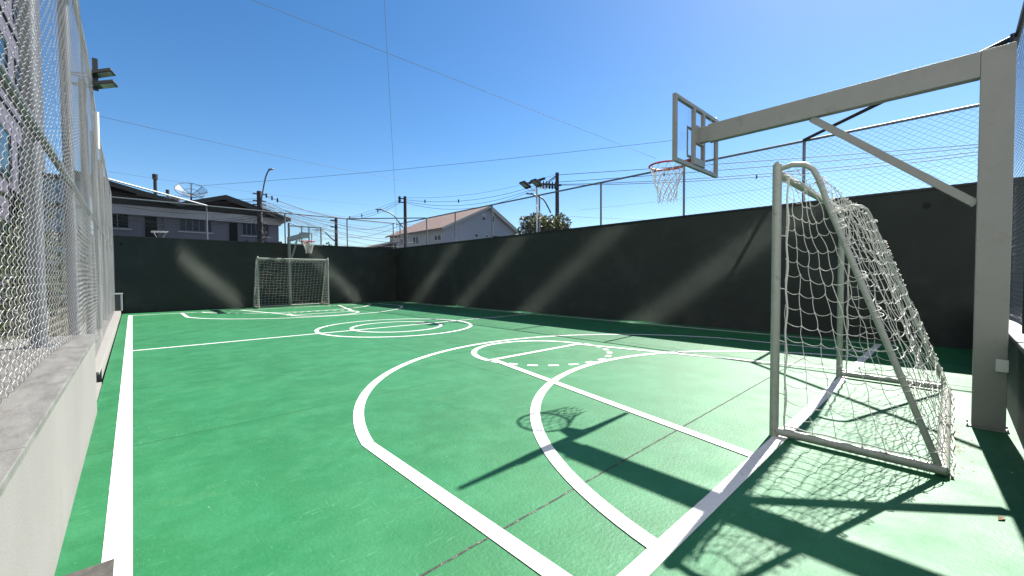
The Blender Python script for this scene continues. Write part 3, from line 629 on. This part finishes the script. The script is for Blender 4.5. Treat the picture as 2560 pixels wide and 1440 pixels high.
def gab(b):
    zlo = fz1
    for tri in ([(ga.x, ga.z-.2), (gc.x, gc.z-.2), (gc.x, zlo), (ga.x, zlo)], [(gc.x, zlo), (gc.x, gc.z-.2), (gd.x, gd.z-.2), (ge.x-.2, min(ge.z, zlo+.12)), (ge.x-.2, zlo)]):
        b.prism([(x, YH-.3, z) for x, z in tri], (0, 8, 0))
P(gab, 'gable', 'darkwood', root)
def corr(b):
    a, c = Vector(zr(345, 486)), Vector(zr(455, 500))
    for k in range(26): p = a.lerp(c, k/26); b.tube([p+Vector((0, 0, .05)), p+Vector((0, 6, .25))], .05, 6)
P(corr, 'roof_ridge_sheet', 'sheetroof', root)
def chim(px0, px1, pt, pb, nm):
    a, c = onY(px0, pt, YH+2), onY(px1, pb, YH+2); cx = (a.x+c.x)/2; w = (c.x-a.x)/2
    P(lambda b: (b.tube([(cx, YH+2, c.z-1.), (cx, YH+2, a.z-.25)], w*.68, 10), b.tube([(cx, YH+2, a.z-.3), (cx, YH+2, a.z)], w*1.05, 10)), 'chimney', 'black', root)
chim(380, 396, 435, 492, 'a'); chim(414, 424, 474, 495, 'b')
P(lambda b: b.box((onY(620, 605, YH-1.2).x, YH-1.25, onY(620, 607, YH-1.2).z), (onY(705, 605, YH-1.2).x, YH-.05, onY(620, 600, YH-1.2).z)), 'balcony_slab', 'greywin', root)
# satellite dish on the roof
root = empty('satellite_dish'); tag(root, 'large mesh satellite dish with missing panels on the grey house roof', 'satellite dish')
dc = onY(478, 490, YH+1); DR = .80
def dishpt(rad, a):      # bowl facing up, tipped towards the camera
    v = Vector((rad*math.cos(a), rad*math.sin(a), .42*rad*rad)); v = Matrix.Rotation(math.radians(42), 3, 'X') @ v; return dc+Vector((0, 0, .12))+v
def ribs(b):
    for k in range(8):
        a = 2*PI*k/8
        b.tube([dishpt(DR*j/5, a) for j in range(6)], .018, 5)
    for rr in (.55, 1.0): b.tube([dishpt(DR*rr, a) for a in np.linspace(0, 2*PI, 37)[:-1]], .015, 5, closed=True)
    b.tube([dc-Vector((0, 0, .6)), dc+Vector((0, 0, .14))], .05, 8)
    b.tube([dishpt(0, 0), dishpt(0, 0)+Matrix.Rotation(math.radians(42), 3, 'X') @ Vector((0, 0, .75))], .02, 6)
P(ribs, 'dish_frame', 'black', root)
mm = bpy.data.materials.new('dish_mesh'); mm.use_nodes = True; N = mm.node_tree.nodes; L = mm.node_tree.links
tr = N.new('ShaderNodeBsdfTransparent'); mx = N.new('ShaderNodeMixShader'); mx.inputs[0].default_value = .38; N['Principled BSDF'].inputs['Base Color'].default_value = (.08, .09, .11, 1)
L.new(tr.outputs[0], mx.inputs[1]); L.new(N['Principled BSDF'].outputs[0], mx.inputs[2]); L.new(mx.outputs[0], N['Material Output'].inputs[0])
def panels(b):
    for k in range(8):
        if k in (1, 2): continue
        for j in range(4):
            a0, a1 = 2*PI*k/8, 2*PI*(k+1)/8; r0, r1 = DR*(.12+.22*j), DR*(.12+.22*(j+1)); b.add([dishpt(r0, a0), dishpt(r1, a0), dishpt(r1, a1), dishpt(r0, a1)], [(0, 1, 2, 3)])
P(panels, 'dish_panel', mm, root)
rebase(root, tuple(dc-Vector((0, 0, .6))))
# folding rack behind the far wall
root = empty('folding_rack'); tag(root, 'pale folding rack standing behind the far wall below the open door', 'rack')
def rk(b):
    a, c = onY(378, 578, 23.5), onY(421, 579, 23.5)
    for dy in (0, .5): b.tube([a+Vector((0, dy, 0)), c+Vector((0, dy, 0))], .012, 6)
    for k in range(9): p = a.lerp(c, k/8); b.tube([p, p+Vector((0, .5, 0))], .006, 5)
    b.tube([a.lerp(c, .1), Vector((a.x+.9*(c.x-a.x), a.y+.5, a.z-.9))], .012, 6); b.tube([a.lerp(c, .9), Vector((a.x+.1*(c.x-a.x), a.y+.5, a.z-.9))], .012, 6)
P(rk, 'rack_frame', 'whitewin', root); rebase(root, tuple(onY(400, 620, 23.6)))
# ------------------------------------------------------------------ gabled house on the right
YG = 34.
ap = onY(1227, 514, YG); el = onY(1106, 568, YG); er = onY(1302, 581, YG)
root = empty('gabled_house'); tag(root, 'blue-grey gabled house with brown tiled roof behind the right wall', 'house')
dl = onX(1074, 545, ap.x).y-YG; dl = max(6, min(dl, 22))
wl_, wr_ = el.x+.45, er.x-.45
zl_ = el.z+(ap.z-el.z)*.45/(ap.x-el.x)-.15; zr_ = er.z+(ap.z-er.z)*.45/(er.x-ap.x)-.15
P(lambda b: b.prism([(wl_, YG+.35, -2.6), (wr_, YG+.35, -2.6), (wr_, YG+.35, zr_), (ap.x, YG+.35, ap.z-.15), (wl_, YG+.35, zl_)], (0, dl-.7, 0)), 'wall', 'gablegrey', root)
P(lambda b: b.box((wl_-.02, YG+.36, -2.6), (wl_-.005, YG+dl-.4, zl_-.1)), 'side_wall', 'beige', root)
for a, c, nm in ((el, ap, 'l'), (ap, er, 'r')):
    P(lambda b: b.prism([a, c, c-Vector((0, 0, .14)), a-Vector((0, 0, .14))], (0, dl, 0)), 'roof', 'tiles', root)
P(lambda b: [b.prism([a+Vector((0, -.03, .03)), c+Vector((0, -.03, .03)), c+Vector((0, -.03, -w_)), a+Vector((0, -.03, -w_))], (0, .025, 0)) for a, c, w_ in ((el, ap, .22), (ap, er, .42))], 'bargeboard', 'beige', root)
for q in ((1204, 541, 1214, 552), (1229, 540, 1236, 557), (1186, 584, 1196, 594), (1214, 587, 1221, 595), (1228, 587, 1262, 598)):
    win(*q, 'blueglass', 1 if q[2]-q[0] > 20 else 0, frame='whitewin', Y=YG+.35, root=root, sill=False)
# little pointed hoods over the two attic windows
for a_, c_ in (((1203, 538), (1215, 536)), ((1228, 537), (1237, 539))):
    p, q = onY(*a_, YG+.35), onY(*c_, YG+.35); P(lambda b: b.prism([(p.x, YG+.3, p.z), (q.x, YG+.3, p.z), ((p.x+q.x)/2, YG+.3, p.z+.28)], (0, .045, 0)), 'window_hood', 'whitewin', root)
def sidewin(pxa, ya, pxb, yb_):
    X = wl_-.02; p, q = onX(pxa, ya, X), onX(pxb, yb_, X); Y0, Y1 = min(p.y, q.y), max(p.y, q.y); Z1_, Z0_ = max(p.z, q.z), min(p.z, q.z)
    w = P(lambda b: (b.box((X-.05, Y0, Z0_), (X, Y0+.08, Z1_)), b.box((X-.05, Y1-.08, Z0_), (X, Y1, Z1_)), b.box((X-.05, Y0+.08, Z1_-.08), (X, Y1-.08, Z1_)), b.box((X-.05, Y0+.08, Z0_), (X, Y1-.08, Z0_+.08)), b.box((X-.04, (Y0+Y1)/2-.04, Z0_+.08), (X-.013, (Y0+Y1)/2+.04, Z1_-.08))), 'window', 'whitewin', root)
    P(lambda b: b.box((X-.012, Y0+.08, Z0_+.08), (X-.002, Y1-.08, Z1_-.08)), 'pane', 'blueglass', w)
for q in ((1086, 588, 1104, 601), (1032, 591, 1048, 610), (1002, 597, 1010, 613), (1065, 584, 1070, 593)): sidewin(*q)
# low tiled annex left of it
root = empty('garden_shed'); tag(root, 'low brown-roofed shed just left of the gabled house', 'shed')
s0, s1 = onY(905, 624, 33), onY(996, 603, 33)
P(lambda b: b.prism([s0, s1, s1-Vector((0, 0, .12)), s0-Vector((0, 0, .12))], (0, 4, 0)), 'roof', 'tiles', root)
P(lambda b: b.prism([s0+Vector((-.1, -.03, .1)), s1+Vector((.1, -.03, .1)), s1+Vector((.1, -.03, -.02)), s0+Vector((-.1, -.03, -.02))], (0, .03, 0)), 'bargeboard', 'beige', root)
P(lambda b: b.prism([(s0.x+.3, 33.2, -2.6), (s1.x-.1, 33.2, -2.6), (s1.x-.1, 33.2, s1.z-.2), (s0.x+.3, 33.2, s0.z-.15)], (0, 3.5, 0)), 'wall', 'darkwood', root)
# ------------------------------------------------------------------ vegetation
def leaves(centres, n, size, seed=1, squash=(1, 1, 1)):
    r = np.random.default_rng(seed); Vs = []; Fs = []; k = 0
    for (c, R_) in centres:
        m_ = int(n*R_**2); d = r.normal(size=(m_, 3)); d /= np.linalg.norm(d, axis=1, keepdims=True); rad = R_*(.55+.5*r.random(m_)**.6)
        pts = np.array(c)+d*rad[:, None]*np.array(squash)
        for q in pts:
            a = r.normal(size=3); a /= np.linalg.norm(a); b_ = np.cross(a, r.normal(size=3)); b_ /= np.linalg.norm(b_); s = size*r.uniform(.6, 1.3)
            Vs += [q-a*s, q+b_*s*.45, q+a*s, q-b_*s*.45]; Fs.append((k, k+1, k+2, k+3)); k += 4
    return np.array(Vs), np.array(Fs)
def tree(name, label, px0, px1, ptop, pbot, d, nblob, size, dens, seed, group=None, mt='leaf', cat='tree'):
    r = random.Random(seed); c0 = at((px0+px1)/2, (ptop+pbot)/2, d); rad = (px1-px0)/2*d/F; hh = (pbot-ptop)/2*d/F
    root = empty(name, (c0.x, c0.y, -2.6)); tag(root, label, cat, group); o = root.location
    bl = []
    for i in range(nblob):
        a = r.uniform(0, 6.28); rr = rad*math.sqrt(r.random())*.75; z = r.uniform(-.7, .62)*hh*(1-.35*(rr/rad)**2)
        bl.append(((c0.x+rr*math.cos(a)-o.x, c0.y+rr*math.sin(a)-o.y, c0.z+z-o.z), r.uniform(.26, .42)*min(rad, hh)))
    V, Q = leaves(bl, dens, size, seed); np_mesh('crown', V, Q, M[mt], root)
    cz = c0.z-o.z
    P(lambda b: (b.tube([(0, 0, 0), (.05, 0, cz*.5), (0, .05, cz*.8)], [.16, .13, .09], 10), [b.tube([(0, .05, cz*.75), (p[0]*.5, p[1]*.5, (cz*.75+p[2])/2+.1), p], [.06, .04, .015], 6) for p, _ in bl[::max(1, nblob//10)]]), 'trunk', 'bark', root)
    return root
tree('leafy_tree', 'round leafy tree with yellow-green leaf tips behind the right wall', 1292, 1424, 524, 640, 27, 60, .10, 620, 3)
tree('leafy_shrub', 'small pale-green shrub top peeping over the wall right of the far hoop', 800, 846, 604, 640, 33, 12, .12, 260, 5, mt='leafbed', cat='shrub')
tree('leafy_shrub', 'green shrub hugging the right gable foot beside the tree', 1268, 1300, 573, 625, 28, 14, .10, 300, 6, cat='shrub')
# plants behind the left fence
def shrub(label, c, rad, h, n, size, seed, dens=900):
    r = random.Random(seed); root = empty('garden_shrub', (c[0], c[1], .45)); tag(root, label, 'shrub', 'shrubs behind the left fence')
    bl = [((r.uniform(-1, 1)*rad, r.uniform(-1, 1)*rad, r.uniform(.05, 1)*h), r.uniform(.2, .34)*min(rad, h)+.08) for _ in range(n)]
    V, Q = leaves(bl, dens, size, seed); np_mesh('foliage', V, Q, M['leafbed'], root)
    P(lambda b: [b.tube([(0, 0, 0), (p[0]*.5, p[1]*.5, p[2]*.5), p], [.02, .014, .005], 5) for p, _ in bl[::2]], 'stem', 'bark', root)
shrub('dense shrub behind the fence at the left edge', (-1.32, 7.4), .55, 1.75, 70, .03, 11)
shrub('dark shrub low behind the fence near the left edge', (-1.05, 5.7), .3, 1.0, 40, .026, 12)
shrub('shrub between the second and third fence posts', (-1.15, 10.4), .42, 1.2, 44, .03, 13)
shrub('farther shrub behind the dense part of the fence', (-1.4, 14.4), .6, 1.9, 70, .04, 14)
root = empty('planter_edge'); b = MB(); b.box((-2.2, 9.6, .45), (-1.02, 10.2, .82)); o = b.build('planter_wall', 'paving', root); tag(root, 'pale stone planter edge seen through the left fence', 'planter')
# lilac tower behind the left fence
root = empty('lilac_tower'); tag(root, 'tall lilac apartment building with dark windows behind the left fence', 'building')
YT = 15.
xs = onY(84, 300, 24.).x
P(lambda b: b.box((xs-9, 11, -2.6), (xs, 24, 24)), 'wall', 'towerwall', root)
P(lambda b: b.box((xs+.003, 23.2, -2.6), (xs+.25, 24.1, 24.2)), 'corner_fin', 'towerdark', root)
for k in range(8):
    z = 1.5+k*2.7
    for ya, yb_, gl in ((20.6, 22.6, 'winglass'), (17.6, 19.4, 'greenglass'), (14.6, 16.8, 'winglass'), (12., 13.4, 'greenglass')):
        w = P(lambda b: (b.box((xs, ya, z), (xs+.05, ya+.06, z+1.5)), b.box((xs, yb_-.06, z), (xs+.05, yb_, z+1.5)), b.box((xs, ya+.06, z), (xs+.05, yb_-.06, z+.06)), b.box((xs, ya+.06, z+1.44), (xs+.05, yb_-.06, z+1.5))), 'window', 'towerdark', root)
        P(lambda b: b.box((xs+.003, ya+.06, z+.06), (xs+.018, yb_-.06, z+1.44)), 'pane', gl, w)
    P(lambda b: b.box((xs+.002, 11, z-.50), (xs+.05, 23.19, z-.42)), 'floor_band', 'towerdark', root)
root = empty('pale_blue_building'); tag(root, 'low pale-blue building with ledges between the fence posts', 'building')
pa, pb = onY(106, 440, 19), onY(178, 440, 19)
P(lambda b: b.box((pa.x-.3, 19.2, -2.6), (pb.x+.25, 24, pa.z)), 'wall', 'paleblue', root)
P(lambda b: [b.box((pa.x-.35, 19.08, pa.z-k), (pb.x+.3, 19.198, pa.z-k+.12)) for k in (.0, .9, 1.8)], 'ledge', 'towerdark', root)
# ================================================================== light
TOWER_ON = True
SUN = Vector((.94, .055, 1.0)).normalized()
def mirror_tower():
    d = Vector((.35, .874, -1.0)).normalized(); n = (d+SUN).normalized(); e = Vector((-n.y, n.x, 0))*-1
    root = empty('glazed_apartment_tower'); tag(root, 'tall plain building with mirrored windows overlooking the near end of the court', 'building')
    m = bpy.data.materials.new('mirror_glazing'); m.use_nodes = True; pb_ = m.node_tree.nodes['Principled BSDF']; pb_.inputs['Base Color'].default_value = (.95, .95, .92, 1); pb_.inputs['Metallic'].default_value = 1; pb_.inputs['Roughness'].default_value = .045
    c = -1.6; Q = [(XW, 4.2, 1.3), (XW, 8.8, 1.35), (XW, 13.0, 1.35), (XW, 17.0, 1.35), (2.2, YF, 1.4), (7.4, YF, 1.3)]
    cs = []
    for q in Q:
        q = Vector(q); t = (n.dot(q)-c)/n.dot(d); p = q-d*t; cs.append(p)
        R = Matrix((e, n, Vector((0, 0, 1)))).transposed()
        P(lambda b: b.box((-1.3, -.02, -.34), (1.3, 0.0, .34), R, p), 'window_pane', m, root)
    us = [e.dot(p) for p in cs]; base = n*c
    P(lambda b: b.box((min(us)-3, -8, -2.6), (max(us)+3, -.03, 34), Matrix((e, n, Vector((0, 0, 1)))).transposed(), Vector((base.x, base.y, 0))), 'wall', 'fascia', root)
    print('TOWER', [tuple(round(v, 1) for v in p) for p in cs])
if TOWER_ON: mirror_tower()
sd = bpy.data.lights.new('sun', 'SUN'); sd.energy = 5.0; sd.angle = math.radians(.53); sd.color = (1, .965, .90)
so = bpy.data.objects.new('sun', sd); sc.collection.objects.link(so); so.rotation_euler = SUN.to_track_quat('Z', 'Y').to_euler(); so.location = (10, 0, 20)
w = bpy.data.worlds.new('World'); sc.world = w; w.use_nodes = True; N = w.node_tree.nodes; L = w.node_tree.links
sk = N.new('ShaderNodeTexSky'); sk.sky_type = 'NISHITA'; sk.sun_disc = False
sk.sun_elevation = math.asin(SUN.z); sk.sun_rotation = math.atan2(SUN.x, SUN.y); sk.altitude = 900; sk.air_density = 1.0; sk.dust_density = .5; sk.ozone_density = 1.5
hs = N.new('ShaderNodeHueSaturation'); hs.inputs['Saturation'].default_value = 1.3; L.new(sk.outputs[0], hs.inputs['Color']); L.new(hs.outputs[0], N['Background'].inputs[0]); N['Background'].inputs[1].default_value = .05
vs = sc.view_settings; vs.view_transform = 'Standard'; vs.look = 'None'; vs.exposure = 1.8; vs.gamma = 1
sc.render.engine = 'CYCLES'; c = sc.cycles; c.use_denoising = True; c.denoising_prefilter = 'ACCURATE'; c.use_adaptive_sampling = False; c.use_guiding = True; c.use_surface_guiding = True; c.caustics_reflective = True; c.blur_glossy = 0; c.sample_clamp_indirect = 0; c.max_bounces = 8; c.diffuse_bounces = 4; c.glossy_bounces = 3; c.transparent_max_bounces = 16
